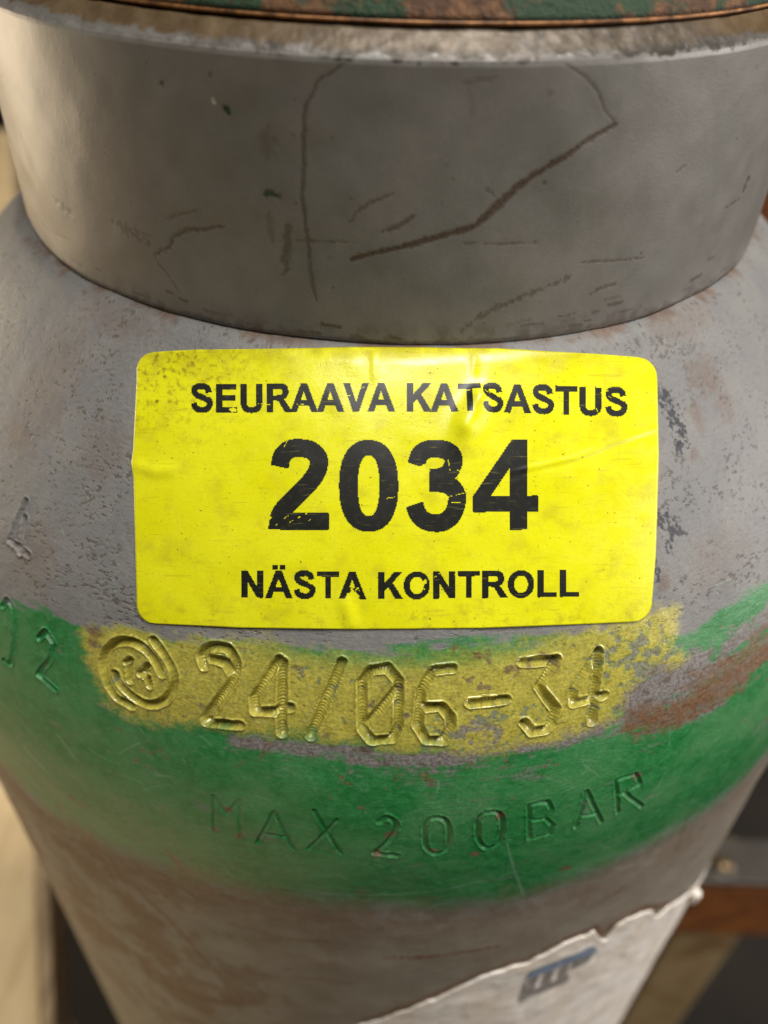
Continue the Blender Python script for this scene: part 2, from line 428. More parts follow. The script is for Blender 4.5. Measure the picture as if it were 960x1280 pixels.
YP = [(106, 786), (150, 786), (230, 799), (330, 803), (420, 814), (520, 819), (640, 806), (700, 790), (780, 773), (825, 762), (845, 758), (852, 790), (838, 801),
      (846, 815), (858, 824), (840, 836), (818, 832), (803, 845), (788, 862), (778, 880), (765, 898), (700, 926), (640, 936), (560, 937), (480, 931), (400, 923), (330, 915), (260, 908), (195, 905), (160, 896), (134, 874), (116, 850), (106, 828)]
yd = np.full(Xf.shape, -9.)
(sl, _) = sub_eval(YP, 2.5, None); yd[sl] = poly_mask(SHELL, YP, Tf[sl], Sf[sl], 1, 62.)
yellow = smooth(-.9, .9, yd + (n2 - .5) * 1.6 + (n1 - .5) * 1.6 + (nlong - .5) * 1.2)
# worn holes in the yellow: more to the right and where the dash stands
def blob(px, py, rx, ry):                       # soft elliptical patch (mm radii) on the surface
    th, s = SHELL.pts([(px, py)]); return np.exp(-(((Tf - th[0]) * 62 / rx) ** 2 + ((Sf - s[0]) / ry) ** 2))
wornY = .85 * blob(600, 912, 4, 2.2) + .75 * blob(808, 850, 4.5, 4) + .5 * blob(785, 805, 4, 2) + .15 * blob(400, 880, 3, 3)
yhole = .85 * smooth(.60, .76, n2 * .75 + n3 * .25 + wornY * .30 - .04); yin = yellow.copy(); yellow = yellow * (1 - yhole)
yellow *= 1 - .55 * np.clip(blob(450, 818, 12, 1.3) + .8 * blob(560, 815, 8, 1.2), 0, 1)
# scraped, primer-grey band below the yellow and up to the right
def line_mask(P, half, rough=1.0, soft=.65):
    sl, Q = sub_eval(P, half * 2 + 2.5, None); o = np.zeros(Xf.shape)
    d, _, fr = poly_dist(62. * Tf[sl], Sf[sl], Q)
    o[sl] = 1 - smooth(half - soft, half + soft, d + (n2[sl] - .5) * rough * 1.4 + (nlong[sl] - .5) * rough * 1.8 + (n3[sl] - .5) * rough * .6); return o
bare = np.maximum(line_mask([(300, 926), (360, 932), (430, 938), (520, 948), (620, 938), (720, 916), (790, 897)], .8, 1.2),
                  line_mask([(560, 905), (610, 918)], 1.7, 1.6))
bare = np.maximum(bare, line_mask([(440, 950), (520, 958), (600, 950)], .6, 1.2))
bare = np.maximum(bare, line_mask([(790, 890), (850, 868), (880, 845), (920, 800), (962, 765)], 1.1, 1.2))
bare = np.maximum(bare, line_mask([(800, 868), (845, 845), (870, 835)], 2.3, 1.6))
bare = np.maximum(bare, line_mask([(860, 900), (900, 880)], .5, .7))
bare = np.maximum(bare, smooth(.62, .74, n1 * .5 + nlong * .5) * .4 * (green > .2))
bare = np.maximum(bare, yin * yhole)
brown_r = np.maximum(line_mask([(800, 900), (850, 893), (890, 868), (930, 838), (962, 812)], 1.6, 1.3), .8 * line_mask([(870, 860), (905, 838), (962, 800)], 1.5, 2.0))
rustspots = smooth(.62, .70, n2 * .6 + n1 * .4 + .10 * blob(620, 835, 4, 2.2) + .06 * blob(520, 955, 4, 1) + .08 * blob(300, 900, 8, 2) - .04 * (1 - yellow))
rustspots *= (green > .1)
rust = np.clip(brown_r + .8 * rustspots * (np.abs(Sf - sE + 4) < 9) * (1 - .8 * yellow * (1 - np.clip(blob(620, 835, 5, 2.6) * 2, 0, 1))), 0, 1)
rust = np.maximum(rust, line_mask([(113, 790), (120, 796), (117, 806)], .55, .8) * .9)
for p in [(285, 1012), (270, 1038), (300, 1045), (487, 1044), (541, 1064), (626, 1020), (796, 970), (594, 1068), (472, 1068), (708, 1085)]:
    rust = np.maximum(rust, .8 * smooth(.4, .6, blob(p[0], p[1], .55, .55) + (n3 - .5) * .5))
# brown grime along the lower edge of the green and streaks on the body
lowd = Sf - c_gbot(Tf)
leftness = smooth(.15, -.5, Tf)
brown = smooth(-3, 2.5, lowd + (n1 - .5) * 9) * (1 - smooth(3.5, 11 + 3 * leftness, lowd + (n1 - .5) * 9)) * (.35 + .5 * leftness) * smooth(.30, .55, n2 * .5 + n1 * .5)
blot = smooth(.50, .62, .5 * fbm(Xf + .8 * Sf, Sf - .3 * Xf, .16, 4, 81) + .3 * n1 + .2 * n2 + .06 * leftness) * smooth(-2, 3, lowd) * (.15 + .7 * leftness)
brown = np.maximum(brown, blot)
rust = np.maximum(rust, .85 * smooth(.59, .66, .45 * fbm(Xf + .9 * Sf, Sf - .4 * Xf, .22, 4, 81) + .35 * n1 + .2 * n2 + .045 * leftness) * smooth(-3, 1, lowd) * leftness)
def scratch(P, half, target, val, rough=.5, taper=True):
    P = np.asarray(P, float); sl, Q = sub_eval(P, half * 2 + 1.2, None)
    if Xf[sl].size == 0: return
    d, _, fr = poly_dist(62. * Tf[sl], Sf[sl], Q)
    hw = half * (np.sqrt(np.clip(4 * fr * (1 - fr), 0, 1)) * .7 + .3 if taper else 1)
    o = (1 - smooth(hw * .6, hw * 1.3, d + (n3[sl] - .5) * rough)) * val
    target[sl] = np.maximum(target[sl], o)
for P, hw, v_ in [([(75, 1005), (95, 1040), (130, 1075), (165, 1105), (215, 1152), (262, 1207), (308, 1254)], .35, .75), ([(172, 1195), (190, 1222), (240, 1243), (300, 1257)], 1.1, .75),
                  ([(170, 1190), (176, 1205)], .5, .7), ([(120, 1092), (128, 1130), (130, 1160), (150, 1195)], .35, .5), ([(205, 1062), (225, 1080), (243, 1094)], .25, .75), ([(150, 1040), (182, 1054)], .18, .6),
                  ([(84, 993), (100, 1003), (108, 1010)], .3, .75), ([(480, 1197), (540, 1196), (590, 1188), (628, 1182)], .28, .7), ([(585, 1203), (610, 1198)], .3, .5), ([(280, 1152), (318, 1162), (350, 1172), (430, 1178)], .35, .5),
                  ([(370, 1222), (400, 1225), (440, 1230)], .6, .45), ([(750, 1125), (780, 1110)], .6, .5), ([(845, 1065), (853, 1040), (862, 1015)], .25, .6), ([(900, 1010), (925, 985), (935, 975)], .45, .65),
                  ([(0, 965), (30, 1000), (60, 1045)], .7, .5), ([(100, 1040), (150, 1075), (210, 1110)], 1.4, .6), ([(60, 1020), (110, 1070), (150, 1110)], .6, .45), ([(700, 1086), (716, 1084)], .3, .6), ([(640, 1080), (660, 1078)], .18, .4)]:
    scratch(P, hw, brown, v_, 1.0)
    if v_ >= .7: scratch(P, hw, rust, .9, 1.2)
stain = np.zeros_like(Xf)
for (x, y, rx, ry, a) in [(882, 470, 2.5, 2, .5), (905, 505, 1.5, 1.5, .4), (872, 520, 1, 1.5, .45), (868, 570, .9, .6, .5), (830, 730, .9, .9, .55), (60, 480, 4, 5, .3), (25, 545, 2.5, 1.5, .4), (150, 400, 6, 2, .28), (850, 400, 6, 1.6, .3), (130, 560, 3, 3, .25), (900, 700, 4, 3, .22), (40, 690, 3, 3, .3)]:
    stain = np.maximum(stain, a * smooth(.42, .7, .5 * blob(x, y, rx * 1.4, ry * 1.4) + .5 * n2) * smooth(.05, .35, blob(x, y, rx * 1.4, ry * 1.4)))
stain *= .75
stain = np.maximum(stain, .6 * (1 - smooth(3.0, 4.4, Sf + (n2 - .5) * 2.4 + (n1 - .5) * 1.5)) * smooth(.42, .6, fbm(Xf, Sf, .22, 3, 66)))
brown = np.maximum(brown, stain)
scratch([(455, 1275), (480, 1268), (520, 1253), (560, 1236), (600, 1217), (640, 1203), (662, 1197), (690, 1182), (715, 1170), (741, 1160), (752, 1168), (768, 1153), (785, 1143), (803, 1135), (816, 1134), (834, 1130)], .55, brown, .9, 1.2, False)
# dark specks and dashes in the grey paint, black ink beside the sticker
nd = fbm(Xf * 1.0 + .6 * Sf, Sf * 1.9, 2.1, 3, 51)
dens = .05 * blob(120, 640, 12, 16) + .05 * blob(870, 560, 8, 14) + .05 * blob(130, 430, 14, 8) + .045 * blob(830, 420, 12, 6) + .05 * blob(220, 770, 12, 2) + .04 * (fbm(Xf, Sf, .12, 3, 61) - .4)
pit = smooth(.675, .76, nd + dens * 1.2) * (.25 + .75 * smooth(.40, .60, n1)) * smooth(.2, -.2, green - .3)
pit *= smooth(-1, 2, sE - Sf)
ink = np.zeros_like(Xf)
for (x, y, rx, ry) in [(833, 496, .9, 1.0), (840, 515, .9, 1.6), (852, 535, .6, 1.5), (826, 505, .4, 1.0), (848, 557, .5, .8), (828, 648, .7, .9), (843, 665, 1.0, .9), (850, 662, .5, .7), (822, 715, .4, 1.2), (836, 684, .5, .5)]:
    ink = np.maximum(ink, .9 * smooth(.56, .66, .38 * blob(x, y, rx * 1.5, ry * 1.5) + .62 * fbm(Xf, Sf, 3.4, 2, 41)) * smooth(.08, .3, blob(x, y, rx * 1.5, ry * 1.5)))
# pale scuffs and fine scratches
pale = smooth(.66, .73, fbm(Xf * .8, Sf * 1.5 + Xf * .3, 2.4, 3, 71)) * .2 * (green > .3)
for k in range(150):
    x = rng.uniform(20, 900); y = rng.uniform(905, 1110) if k % 5 else rng.uniform(460, 780)
    a = rng.normal(.45 if x < 480 else -.35, .5); l = rng.uniform(6, 34)
    scratch([(x, y), (x + l * math.cos(a) * .5, y + l * math.sin(a) * .5 + rng.normal(0, 1)), (x + l * math.cos(a), y + l * math.sin(a))], .09, pale, rng.uniform(.12, .5), .15)
scratch([(330, 1105), (420, 1118), (520, 1117), (600, 1103), (660, 1085)], .16, pale, .45, .3)
scratch([(634, 1055), (642, 1085), (656, 1122)], .12, pale, .6, .2)
scratch([(28, 930), (45, 950), (62, 968)], .25, pale, .55, .2); scratch([(70, 915), (85, 935), (95, 950)], .2, pale, .45, .2)

def full(a):
    o = np.zeros((NR, NC)); o[front] = a; return o
# beyond the part in view the paint simply continues
gfull = full(green)
M1 = np.stack([full(green), full(yellow), full(bare), full(rust)], -1).reshape(-1, 4)
M2 = np.stack([full(np.clip(brown, 0, 1)), full(np.clip(pit, 0, 1)), full(ink), full(pale)], -1).reshape(-1, 4)
low = np.zeros((NR, NC)); low = smooth(-2, 6, S2 - np.interp(T2, TH, c_gbot(TH)))
SC = np.stack([X2, S2, low], -1).reshape(-1, 3)

sm_ = Mat('cylinder_paint', .5)
a1, a2 = sm_.attr('m1'), sm_.attr('m2'); sc = sm_.coords('sc')
s1 = sm_.n('ShaderNodeSeparateColor'); sm_.link(a1.outputs['Color'], s1.inputs[0])
s2 = sm_.n('ShaderNodeSeparateColor'); sm_.link(a2.outputs['Color'], s2.inputs[0])
sx = sm_.n('ShaderNodeSeparateXYZ'); sm_.link(sc, sx.inputs[0])
flat = sm_.n('ShaderNodeCombineXYZ'); sm_.link(sx.outputs[0], flat.inputs[0]); sm_.link(sx.outputs[1], flat.inputs[1])
uv = flat.outputs[0]
nb = sm_.noise(uv, .12, 5); nf = sm_.noise(uv, 3.0, 5, .7); nm_ = sm_.noise(uv, .8, 5, .65)
ns = sm_.noise(sm_.stretch(uv, (.5, 2.2, 1), (0, 0, .25)), 1.6, 4, .7)
base = sm_.mix(sm_.ramp(nb, .35, .65), srgb(123, 122, 121), srgb(133, 131, 127))
lowc = sm_.mix(sm_.ramp(nb, .35, .65), srgb(130, 121, 106), srgb(146, 138, 124))
base = sm_.mix(sx.outputs[2], base, lowc)
base = sm_.vary(base, nf, .90, 1.07); base = sm_.vary(base, ns, .93, 1.05)
gcol = sm_.mix(sm_.ramp(nm_, .35, .65), srgb(26, 114, 54), srgb(52, 132, 72)); gcol = sm_.mix(sm_.ramp(nb, .4, .65), gcol, srgb(74, 136, 82))
gcol = sm_.vary(gcol, nf, .85, 1.12)
col = sm_.mix(s1.outputs[0], base, gcol)
bare_c = sm_.mix(sm_.ramp(nf, .35, .65), srgb(104, 96, 90), srgb(146, 140, 138)); bare_c = sm_.mix(sm_.ramp(nm_, .5, .7), bare_c, srgb(92, 78, 64))
col = sm_.mix(s1.outputs[2], col, bare_c)
ycol = sm_.mix(sm_.ramp(nm_, .35, .65), srgb(180, 170, 72), srgb(198, 187, 82)); ycol = sm_.vary(ycol, nf, .7, 1.18); ycol = sm_.mix(sm_.ramp(sm_.noise(uv, 1.9, 5, .75), .54, .68, 0, .7), ycol, srgb(116, 102, 48))
ycol = sm_.mix(sm_.ramp(ns, .56, .74, 0, .6), ycol, srgb(112, 100, 46))
col = sm_.mix(s1.outputs[1], col, ycol)
rcol = sm_.mix(sm_.ramp(nf, .35, .65), srgb(98, 70, 46), srgb(138, 102, 70)); rcol = sm_.mix(sm_.ramp(nm_, .42, .66, 0, .8), rcol, srgb(116, 108, 100)); rcol = sm_.mix(sm_.ramp(ns, .52, .70, 0, .7), rcol, srgb(70, 54, 42)); col = sm_.mix(a1.outputs['Alpha'], col, rcol)
bcol = sm_.mix(sm_.ramp(nm_, .4, .6), srgb(96, 64, 38), srgb(118, 84, 54)); col = sm_.mix(s2.outputs[0], col, bcol)
col = sm_.mix(sm_.math('MULTIPLY', s2.outputs[1], .8), col, srgb(88, 82, 72))
col = sm_.mix(s2.outputs[2], col, srgb(42, 42, 52))
col = sm_.mix(sm_.math('MULTIPLY', a2.outputs['Alpha'], .55), col, srgb(150, 184, 160))
sm_.color(col)
sm_.link(sm_.math('MULTIPLY', s1.outputs[1], .7), sm_.b.inputs['Coat Weight']); sm_.b.inputs['Coat Roughness'].default_value = .16
rg = sm_.ramp(nf, .3, .7, .42, .62); sm_.rough(sm_.math('SUBTRACT', rg, sm_.math('ADD', sm_.math('MULTIPLY', s1.outputs[1], .24), sm_.math('MULTIPLY', s1.outputs[0], .14))))
h = sm_.math('ADD', sm_.math('MULTIPLY', nf, .5), sm_.math('MULTIPLY', ns, .6))
h = sm_.math('SUBTRACT', h, sm_.math('MULTIPLY', s2.outputs[1], .6)); h = sm_.math('ADD', h, sm_.math('MULTIPLY', s1.outputs[1], .35))
sm_.bump(h, .00008, 1.0)

Vs = SHELL.pos(T2, S2, H).reshape(-1, 3)
Fg = grid_faces(NR, NC, True)                     # (NR-1, NC, 4)
chv = CH.reshape(-1)
fch = np.max(np.stack([chv[Fg[..., k]] for k in range(4)], -1), -1)
at = {'m1': M1, 'm2': M2, 'sc': SC}
shell = mesh_from('shell', Vs, Fg[fch < 0].reshape(-1, 4), sm_.m, cyl, at)
names_desc = ['swirl emblem inside an oval ring on yellow paint', 'deep digit 2 on yellow paint', 'digit 4 on yellow paint before the slash', 'slanted slash on yellow paint', 'slashed digit 0 on yellow paint',
    'digit 6 on yellow paint', 'dash on yellow paint', 'digit 3 on yellow paint', 'last digit 4 on yellow paint', 'rusty letter M in green paint', 'letter A after the M in green paint', 'letter X in green paint', 'digit 2 in green paint',
    'first digit 0 in green paint', 'second digit 0 in green paint', 'letter B in green paint', 'letter A after the B in green paint', 'letter R in green paint', 'digit 4 in grey paint at the left edge',
    'cut off digit 0 at the left edge', 'digit 2 in green paint at the left edge']
for ci, st in enumerate(ST):
    f = Fg[fch == ci]
    if len(f):
        o = mesh_from(st[0], Vs, f.reshape(-1, 4), sm_.m, shell, at); o['label'] = 'stamped ' + names_desc[ci]
# closed foot of the cylinder
lathe('base', [(70, -892.5), (69, -897), (64, -899.8), (.05, -899.8)], (0, 0, 0), sm_.m, cyl, 96)

# ------------------------------------------------------------------ neck ring (the grey collar)
rs = np.concatenate([np.linspace(0, 5.9, 4, endpoint=False), np.linspace(5.9, 10.2, 60, endpoint=False), np.linspace(10.2, RING.ps[-9] + 0, 150, endpoint=False), np.linspace(RING.ps[-9], RING.ps[-1], 24)])
rth = np.sort(np.concatenate([np.linspace(d2r(-80), d2r(80), 900, endpoint=False), np.linspace(d2r(80), d2r(280), 60, endpoint=False)]))
rth = np.where(rth > math.pi, rth - 2 * math.pi, rth); rth = np.sort(rth)
TR, SR = np.meshgrid(rth, rs); XR = TR * 44.6
r1 = fbm(XR, SR, .3, 4, 3); r2 = fbm(XR, SR, 1.2, 4, 13); r3 = fbm(XR, SR, 3.2, 3, 23)
s_bev = 8.6
HR = (fbm(XR, SR, .1, 3, 5) - .5) * .35
bevz = smooth(6.1, 6.5, SR) * (1 - smooth(8.4, 9.6, SR))
HR += bevz * ((fbm(XR, SR * .8, .75, 3, 6) - .5) * .16 + (fbm(XR, SR, 2.2, 2, 16) - .5) * .02)
dark = np.zeros_like(XR); gchip = np.zeros_like(XR); light = np.zeros_like(XR); HRs = np.zeros_like(XR)
def rscratch(P, half, val, target=None, rough=.5, taper=.3, dig=.03, off=0):
    val = val if val > .82 or target is not None else val * .9
    target = dark if target is None else target
    th, s = RING.pts(P); Q = np.stack([th * 44.6, s], -1); pad = half * 2 + 1.5
    i0, i1 = np.searchsorted(rs, [s.min() - pad, s.max() + pad]); j0, j1 = np.searchsorted(rth, [th.min() - pad / 44.6, th.max() + pad / 44.6])
    sl = (slice(i0, i1), slice(j0, j1))
    d, _, fr = poly_dist(XR[sl] + (r2[sl] - .5) * .35, SR[sl] + (r1[sl] - .5) * .3, Q)
    hw = half * (taper + (1 - taper) * np.sqrt(np.clip(4 * fr * (1 - fr), 0, 1)))
    o = (1 - smooth(hw * .5, hw * 1.25, d + (r3[sl] - .5) * rough * half * 2)) * val
    target[sl] = np.maximum(target[sl], o); HRs[sl] = np.minimum(HRs[sl], -dig * o)
rscratch([(438, 325), (480, 313), (530, 300), (590, 285), (605, 275), (640, 240), (665, 220), (700, 198), (735, 175), (769, 156)], .31, .92, None, .45, .5, .03)
rscratch([(590, 284), (606, 273), (640, 240), (664, 221)], .40, .92, None, .4, .3, .03)
rscratch([(770, 157), (757, 140), (746, 115), (731, 96), (706, 80)], .16, .6)
rscratch([(395, 376), (389, 340), (384, 300), (379, 250), (378, 190), (382, 135), (399, 100), (430, 80)], .20, .7, None, .5)
rscratch([(384, 320), (390, 350), (396, 377)], .22, .6)
rscratch([(280, 283), (255, 288), (235, 288), (218, 295), (211, 308), (193, 318)], .22, .8, None, .8)
rscratch([(193, 318), (200, 330), (215, 350), (224, 364)], .14, .5, None, .9)
rscratch([(437, 280), (446, 266), (460, 254), (492, 243)], .2, .6, None, .9)
rscratch([(478, 289), (500, 283), (516, 270)], .2, .75, None, .9)
rscratch([(360, 282), (359, 310), (356, 341)], .42, .65, None, .9, .5)
rscratch([(337, 265), (338, 285), (342, 305)], .3, .35, None, .9)
rscratch([(333, 160), (334, 195)], .7, .35, None, 1.2)
rscratch([(328, 244), (338, 241), (346, 246)], .28, .8, gchip, .8); rscratch([(345, 243), (352, 248)], .3, .6, None, .8)
rscratch([(280, 133), (286, 145)], .26, .95, gchip, .5); rscratch([(201, 103), (203, 108)], .3, .9, None, .6); rscratch([(261, 93), (265, 95)], .22, .8, None, .6); rscratch([(183, 78), (184, 80)], .2, .6)
rscratch([(263, 122), (267, 131)], .2, .9, light, .8)
rscratch([(574, 417), (597, 398), (622, 385), (655, 370), (690, 357), (714, 345)], .26, .6, None, 1.4)
rscratch([(728, 328), (760, 326), (805, 322)], .12, .6, None, 1.2); rscratch([(735, 370), (750, 360), (770, 355)], .2, .6, None, 1.2)
rscratch([(936, 220), (930, 240)], .45, .8, None, 1.0, .6); rscratch([(926, 248), (907, 260)], .2, .6, None, 1.2)
rscratch([(340, 300), (440, 303)], .12, .5, None, 1.6); rscratch([(580, 305), (675, 302)], .12, .5, None, 1.8)
rscratch([(68, 248), (92, 270)], .3, .55, None, 1.5); rscratch([(140, 275), (190, 303)], .45, .5, None, 1.8); rscratch([(205, 272), (250, 263)], .15, .5, None, 1.2); rscratch([(62, 290), (90, 300)], .2, .3)
rscratch([(580, 105), (620, 98)], .18, .35, None, 1.4); rscratch([(680, 122), (690, 115)], .3, .3, None, 1.4); rscratch([(845, 215), (856, 208)], .18, .5, None, 1.4); rscratch([(585, 110), (592, 145)], .25, .2)
rscratch([(607, 235), (620, 247)], .16, .5, None, 1.2); rscratch([(678, 228), (684, 229)], .16, .6)
for k in range(110):                              # flecks where the lower edge has been knocked
    th, s = rng.uniform(-.95, .95), RING.ps[-9] + 1.3 - abs(rng.normal(0, 1.6))
    l = rng.uniform(.2, 1.1); hw = rng.uniform(.06, .22)
    i0, i1 = np.searchsorted(rs, [s - 1.5, s + 1.5]); j0, j1 = np.searchsorted(rth, [th - 2.5 / 44.6, th + 2.5 / 44.6]); sl = (slice(i0, i1), slice(j0, j1))
    d, _, fr = poly_dist(XR[sl], SR[sl], [(th * 44.6 - l, s + rng.normal(0, .15)), (th * 44.6 + l, s)])
    o = (1 - smooth(hw * .5, hw * 1.4, d + (r3[sl] - .5) * .3)) * rng.uniform(.3, .8); dark[sl] = np.maximum(dark[sl], o)
for k in range(60):
    th, s = rng.uniform(-.9, .9), rng.uniform(10, 32); hw = rng.uniform(.05, .13)
    i0, i1 = np.searchsorted(rs, [s - 1, s + 1]); j0, j1 = np.searchsorted(rth, [th - 1. / 44.6, th + 1. / 44.6]); sl = (slice(i0, i1), slice(j0, j1))
    d = np.hypot(XR[sl] - th * 44.6, SR[sl] - s); dark[sl] = np.maximum(dark[sl], (1 - smooth(hw * .6, hw * 1.6, d + (r3[sl] - .5) * .2)) * rng.uniform(.3, .75))
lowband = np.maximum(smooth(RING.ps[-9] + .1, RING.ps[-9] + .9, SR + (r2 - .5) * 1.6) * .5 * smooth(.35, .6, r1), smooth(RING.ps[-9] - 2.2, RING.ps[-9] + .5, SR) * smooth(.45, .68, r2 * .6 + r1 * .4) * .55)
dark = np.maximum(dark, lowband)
rightness = smooth(-.25, .15, TR) * (1 - smooth(.45, .7, TR))
metal = (.2 + .8 * smooth(-.45, -.05, TR + (r1 - .5) * .4) * (1 - .6 * smooth(.5, .75, TR))) * smooth(6.2, 6.5, SR) * (1 - smooth(-.22, .22, SR - s_bev - .35 + (r2 - .5) * 1.6 + (r1 - .5) * .8))
rustb = (smooth(6.0, 6.3, SR)) * (1 - smooth(7.9, 8.5, SR + (r2 - .5) * 1.2)) * (1 - .6 * rightness) * smooth(.25, .5, r1 * .5 + r2 * .5 + .18 * (1 - rightness))
rustb = np.maximum(rustb, 1 - smooth(6.0, 6.5, SR + (r2 - .5) * .5))
HR += HRs
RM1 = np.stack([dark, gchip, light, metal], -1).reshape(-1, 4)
RM2 = np.stack([np.clip(rustb, 0, 1), rightness, metal * 0, metal * 0], -1).reshape(-1, 4)
RSC = np.stack([XR, SR, 0 * XR], -1).reshape(-1, 3)
km = Mat('collar_paint', .42)
a1, a2 = km.attr('m1'), km.attr('m2'); uv = km.coords('sc')
k1 = km.n('ShaderNodeSeparateColor'); km.link(a1.outputs['Color'], k1.inputs[0]); k2 = km.n('ShaderNodeSeparateColor'); km.link(a2.outputs['Color'], k2.inputs[0])
nb = km.noise(uv, .09, 4); nf = km.noise(uv, 4., 4, .7); nv = km.noise(km.stretch(uv, (1, .8, 1), (0, 0, .5)), .35, 6)
c = km.mix(km.ramp(nb, .35, .65), srgb(125, 122, 115), srgb(135, 130, 124)); c = km.vary(c, nv, .93, 1.05); c = km.vary(c, nf, .965, 1.03)
c = km.mix(a1.outputs['Alpha'], c, km.mix(km.ramp(km.noise(uv, .6, 3), .4, .65), srgb(76, 71, 64), srgb(108, 102, 96)))
c = km.mix(k2.outputs[0], c, km.mix(km.ramp(km.noise(uv, .3, 4), .35, .65), srgb(86, 68, 44), srgb(108, 90, 64)))
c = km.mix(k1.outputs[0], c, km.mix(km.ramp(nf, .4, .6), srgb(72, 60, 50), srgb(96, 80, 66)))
c = km.mix(k1.outputs[1], c, srgb(36, 62, 42)); c = km.mix(k1.outputs[2], c, srgb(214, 206, 186)); km.color(c)
met = km.math('MULTIPLY', a1.outputs['Alpha'], km.math('SUBTRACT', 1.0, k2.outputs[0])); km.link(km.math('MULTIPLY', met, .85), km.b.inputs['Metallic'])
km.rough(km.ramp(met, 0, 1, .40, .55))
km.bump(km.math('ADD', km.math('MULTIPLY', nf, .35), nv), .00005, .8)
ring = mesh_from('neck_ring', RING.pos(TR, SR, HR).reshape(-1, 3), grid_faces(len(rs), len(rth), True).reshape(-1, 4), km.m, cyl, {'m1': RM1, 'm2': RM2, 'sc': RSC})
ring['label'] = 'scratched grey painted steel collar with worn bare metal edge'

# ------------------------------------------------------------------ valve cap above the collar
gp = Mat('rusty_green_paint', .6)
v = gp.coords()
c = gp.mix(gp.ramp(gp.noise(v, .16, 5, .65), .48, .56), gp.mix(gp.ramp(gp.noise(v, .9, 5), .35, .65), srgb(80, 50, 24), srgb(124, 84, 46)), srgb(34, 66, 36))
gp.color(c); gp.bump(gp.noise(v, 1.2, 5, .7), .0004)
rimm = Mat('rust_rim', .5, .2); v = rimm.coords(); rimm.color(rimm.mix(rimm.ramp(rimm.noise(v, .5, 5, .7), .4, .65), srgb(92, 58, 28), srgb(176, 122, 70)))
cap = empty('valve_cap', 'rusty green steel valve cap sitting above the grey collar', 'valve cap')
lathe('cap_wall', [(41.9, -10.7), (42.35, -10.5), (42.2, -10.1), (41.2, -8.6), (40.0, -6.6), (39.2, -3), (39.0, 4), (38.5, 38), (36, 58), (31, 72), (22, 80), (12, 83), (.05, 83.5)][::-1], (0, 0, 0), gp.m, cap, 160)
lathe('rim', [(42.1, -10.50), (42.4, -10.56), (42.46, -10.72), (42.3, -10.86), (41, -10.84)], (0, 0, 0), rimm.m, cap, 160)

# ------------------------------------------------------------------ yellow inspection sticker
def wrinkle(px, py):
    px = np.asarray(px, float); py = np.asarray(py, float); w = 0
    def crease(P, half, hgt):
        d, _, fr = poly_dist(px, py, P); return hgt * np.exp(-(d / half) ** 2) * np.sqrt(np.clip(4 * fr * (1 - fr), .05, 1))
    w = w + crease([(822, 535), (770, 552), (720, 572), (640, 590)], 3.2, .10) - crease([(822, 541), (770, 558), (720, 578), (640, 596)], 3.5, .05)
    u_ = (px - 590) * .90 + (py - 520) * .44; v_ = -(px - 590) * .44 + (py - 520) * .90
    w = w + .62 * np.exp(-(u_ / 19) ** 2 - (v_ / 36) ** 2) + .30 * np.exp(-((px - 598) / 11) ** 2 - ((py - 497) / 13) ** 2) + .24 * np.exp(-((px - 580) / 11) ** 2 - ((py - 535) / 12) ** 2) + .12 * np.exp(-((px - 592) / 5) ** 2 - ((py - 458) / 14) ** 2)
    w = w + crease([(166, 580), (195, 590), (225, 588)], 8, .16) + crease([(440, 786), (436, 765), (430, 745)], 10, .20)
    w = w + crease([(467, 440), (468, 478)], 4, .06)
    w = w + (fbm(px / 13., py / 13., .18, 3, 77) - .5) * .16
    return w + .17
def sticker_pos(px, py, extra=0):
    th, s = SHELL.cast(px, py); return SHELL.pos(th, s, wrinkle(px, py) + extra)
ns_, na = 150, 300
bb = np.sort(np.unique(np.concatenate([np.linspace(0, 1, ns_), np.linspace(0, .07, 16), np.linspace(.93, 1, 16)])))
aa = np.linspace(0, 1, na)
Lx = np.interp(bb, [0, .1, .36, .41, .46, .65, .9, 1], [172, 172, 168, 165.5, 168, 169.5, 172, 173]); Rx = np.interp(bb, [0, .1, .36, .75, 1], [818, 820, 822, 818, 812])
hgt_px = 342.; rc = 22.
yy = bb * hgt_px; ins = np.zeros_like(bb)
m_ = yy < rc; ins[m_] = rc - np.sqrt(np.clip(rc ** 2 - (rc - yy[m_]) ** 2, 0, None)); m_ = yy > hgt_px - rc; ins[m_] = rc - np.sqrt(np.clip(rc ** 2 - (yy[m_] - hgt_px + rc) ** 2, 0, None))
PX = (Lx + ins)[:, None] * (1 - aa) + (Rx - ins)[:, None] * aa
ty = np.interp(PX, [172, 250, 480, 620, 740, 819], [442, 438, 435.5, 437, 443, 449]); by = np.interp(PX, [172, 300, 440, 600, 720, 812], [778, 784, 786, 784.5, 780, 776])
PY = ty * (1 - bb[:, None]) + by * bb[:, None]
V = sticker_pos(PX, PY); nr, nc = V.shape[:2]
V = V.reshape(-1, 3); F = grid_faces(nr, nc).reshape(-1, 4)
per = np.concatenate([np.arange(nc), np.arange(1, nr) * nc + nc - 1, (nr - 1) * nc + np.arange(nc - 2, -1, -1), np.arange(nr - 2, 0, -1) * nc])
lowp = sticker_pos(PX, PY, -.13).reshape(-1, 3)[per]; k0 = len(V)
skirt = np.array([(per[i], per[(i + 1) % len(per)], k0 + (i + 1) % len(per), k0 + i) for i in range(len(per))])
Vall = np.vstack([V, lowp]); SCk = np.concatenate([np.stack([PX / 13., PY / 13., 0 * PX], -1).reshape(-1, 3), np.stack([PX / 13., PY / 13., 0 * PX], -1).reshape(-1, 3)[per]])
ym = Mat('yellow_vinyl', .36)
uv = ym.coords('sc')
c = ym.mix(ym.ramp(ym.noise(uv, .12, 3), .35, .65), srgb(232, 230, 14), srgb(238, 236, 30))
